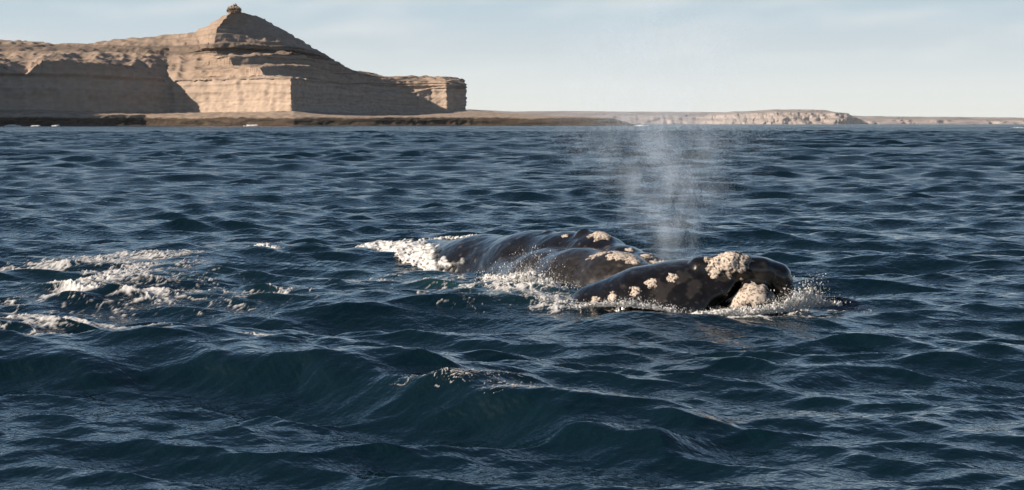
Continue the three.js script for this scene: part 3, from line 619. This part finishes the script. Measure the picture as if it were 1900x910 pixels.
foam('long streak of foam in the wake at the far left', [[-20, 492, 70, 5], [80, 488, 80, 5, 0.9], [170, 483, 80, 6], [250, 476, 70, 7, 1.1], [310, 475, 50, 6, 0.9], [355, 492, 30, 10, 0.8], [375, 512, 30, 9, 0.8]], { thick: 0.05, seed: 1, dz: 0.06, dx: 0.024 });
foam('broad broken patch of foam on the mounded wake at left', [[225, 498, 55, 14, 1.2], [265, 520, 65, 14, 1.0], [140, 540, 65, 12, 1.25], [190, 525, 65, 11, 1.05], [280, 548, 90, 10, 0.95], [230, 530, 160, 36, 0.62], [350, 540, 80, 20, 0.55], [440, 545, 130, 22, 0.55], [520, 540, 80, 12, 0.66], [60, 550, 90, 22, 0.5]], { thick: 0.05, seed: 4, dz: 0.05, dx: 0.022 });
foam('lacy foam raft at the left edge behind the dark swell', [[20, 605, 80, 24, 0.95], [110, 604, 110, 14, 1.35], [200, 597, 80, 8, 0.8], [90, 628, 90, 10, 0.7], [270, 590, 90, 7, 0.6]], { thick: 0.03, seed: 9, h: 0.24 });
foam('thin foam lace on the slope left of centre', [[430, 620, 70, 7, 0.75], [490, 622, 40, 6, 0.7], [490, 640, 50, 12, 0.62], [530, 650, 50, 8, 0.8]], { thick: 0.015, seed: 14, h: 0.22 });
foam('foam spread on the water between the whales', [[820, 522, 90, 12, 0.62], [900, 540, 90, 14, 0.68], [960, 552, 80, 16, 0.95], [1030, 566, 70, 10, 1.05], [700, 512, 80, 8, 0.55], [880, 560, 120, 12, 0.5]], { thick: 0.035, seed: 19, dz: 0.04 });
foam('trailing foam off the right of the chin splash', [[1400, 586, 130, 5, 0.95], [1500, 578, 60, 9, 0.9], [1560, 566, 60, 6, 0.7]], { thick: 0.03, seed: 25 });
foam('sparkling broken foam on the crest of the nearest swell', [[790, 708, 50, 6, 0.66], [880, 716, 70, 7, 0.74], [960, 728, 60, 8, 0.76]], { thick: 0.012, lace: 6, seed: 31, thr: 0.84, dx: 0.009, dz: 0.008, h: 0.28, most: 0.85, fleck: 1.6, zf: 3 });
// small surf and whitecaps by the far shore
const surfMat = foamMat;
[[22, 232.5, 14, 3, 'white surf at the foot of the rock shelf by the left edge'], [66, 232.5, 10, 2, 'small surf at the shelf, second from the left edge'], [103, 232, 7, 2.5, 'small surf at the shelf, third from the left edge'], [468, 232.5, 14, 3, 'white surf at the shelf below the sunlit cliff'], [1190, 234, 10, 2, 'white surf just off the tip of the rock shelf'], [1888, 238, 14, 2, 'distant whitecap at the right edge']].forEach(([px, py, rx, h, label], i) => {
  const p = px > 1800 ? ground(px, py, 0.2) : at(px, py, px < 300 ? 2400 : px < 600 ? 2690 : 2900), s = -p.z / F, n = 40, pts = [];
  p.y = 0;
  const g = netsOf((x, y, z) => Math.hypot(x / (rx * s), y / (h * s), z / (6 * s + 1)) - 1 + 0.6 * fbm(x / s * 0.12 + i * 9, y / s * 0.3, z / s * 0.1, 3), new THREE.Vector3(-rx * s * 1.5, -2 * s, -9 * s - 2), new THREE.Vector3(rx * s * 1.5, h * s * 1.6, 9 * s + 2), Math.max(0.12, s * 0.6));
  const o = mesh('surf', g, surfMat);
  o.position.copy(p);
  tag(o, label, 'surf', null, 'stuff');
});

// the blow: a standing column of fine drops that drifts off to the left as it rises
{
  const r = rng(77), L = [], gauss = () => (r() + r() + r() + r() - 2) * 1.65;
  const path = [[1248, 490, 24, 0.15], [1246, 440, 34, 0.6], [1241, 370, 56, 1.6], [1236, 300, 82, 2.2], [1226, 240, 104, 2.0], [1208, 170, 125, 1.3], [1185, 100, 140, 0.9], [1170, 50, 145, 0.4]];
  const w = path.slice(1).map((b, i) => (b[3] + path[i][3]) * Math.abs(b[1] - path[i][1])), total = w.reduce((a, b) => a + b);
  const put = (px, py, dz, k) => { const p = at(px, py, 32.2 + dz); L.push([p.x, p.y, p.z, 0.0010 + 0.0008 * Math.pow(r(), 3) * k]); };
  for (let n = 0; n < 470000;) {
    let u = r() * total, i = 0; while (i < w.length - 1 && u > w[i]) u -= w[i++];
    const k = u / w[i], a = path[i], b = path[i + 1], sd = lerp(a[2], b[2], k), px = lerp(a[0], b[0], k) + gauss() * sd, py = lerp(a[1], b[1], k) + (r() - 0.5) * 30, dz = gauss() * sd * 0.011;
    if (fbm(px * 0.016, py * 0.008, dz * 1.2, 4) + 0.22 < r() * 0.7) continue;
    put(px, py, dz, 1); n++;
  }
  for (let n = 0; n < 250000;) {
    const px = 1215 + gauss() * 100, py = 120 + gauss() * 75, dz = gauss() * 1.6;
    if (fbm(px * 0.009, py * 0.008, dz * 0.7 + 4, 4) + 0.12 < r() * 0.6) continue;
    put(px, py, dz, 1); n++;
  }
  const g = new THREE.Group(), o = new THREE.Vector3();
  const m = droplets(L, g, 'whale_blow');
  m.material = new THREE.MeshPhysicalMaterial({ color: new THREE.Color().setRGB(0.66, 0.80, 0.95), roughness: 1, transmission: 0.15, thickness: 0 });
  m.material.name = 'mist_water';
  g.remove(m);
  tag(m, 'faint column of whale breath rising and drifting above the two heads', 'whale blow', null, 'stuff');
}
renderer.render(scene, camera);
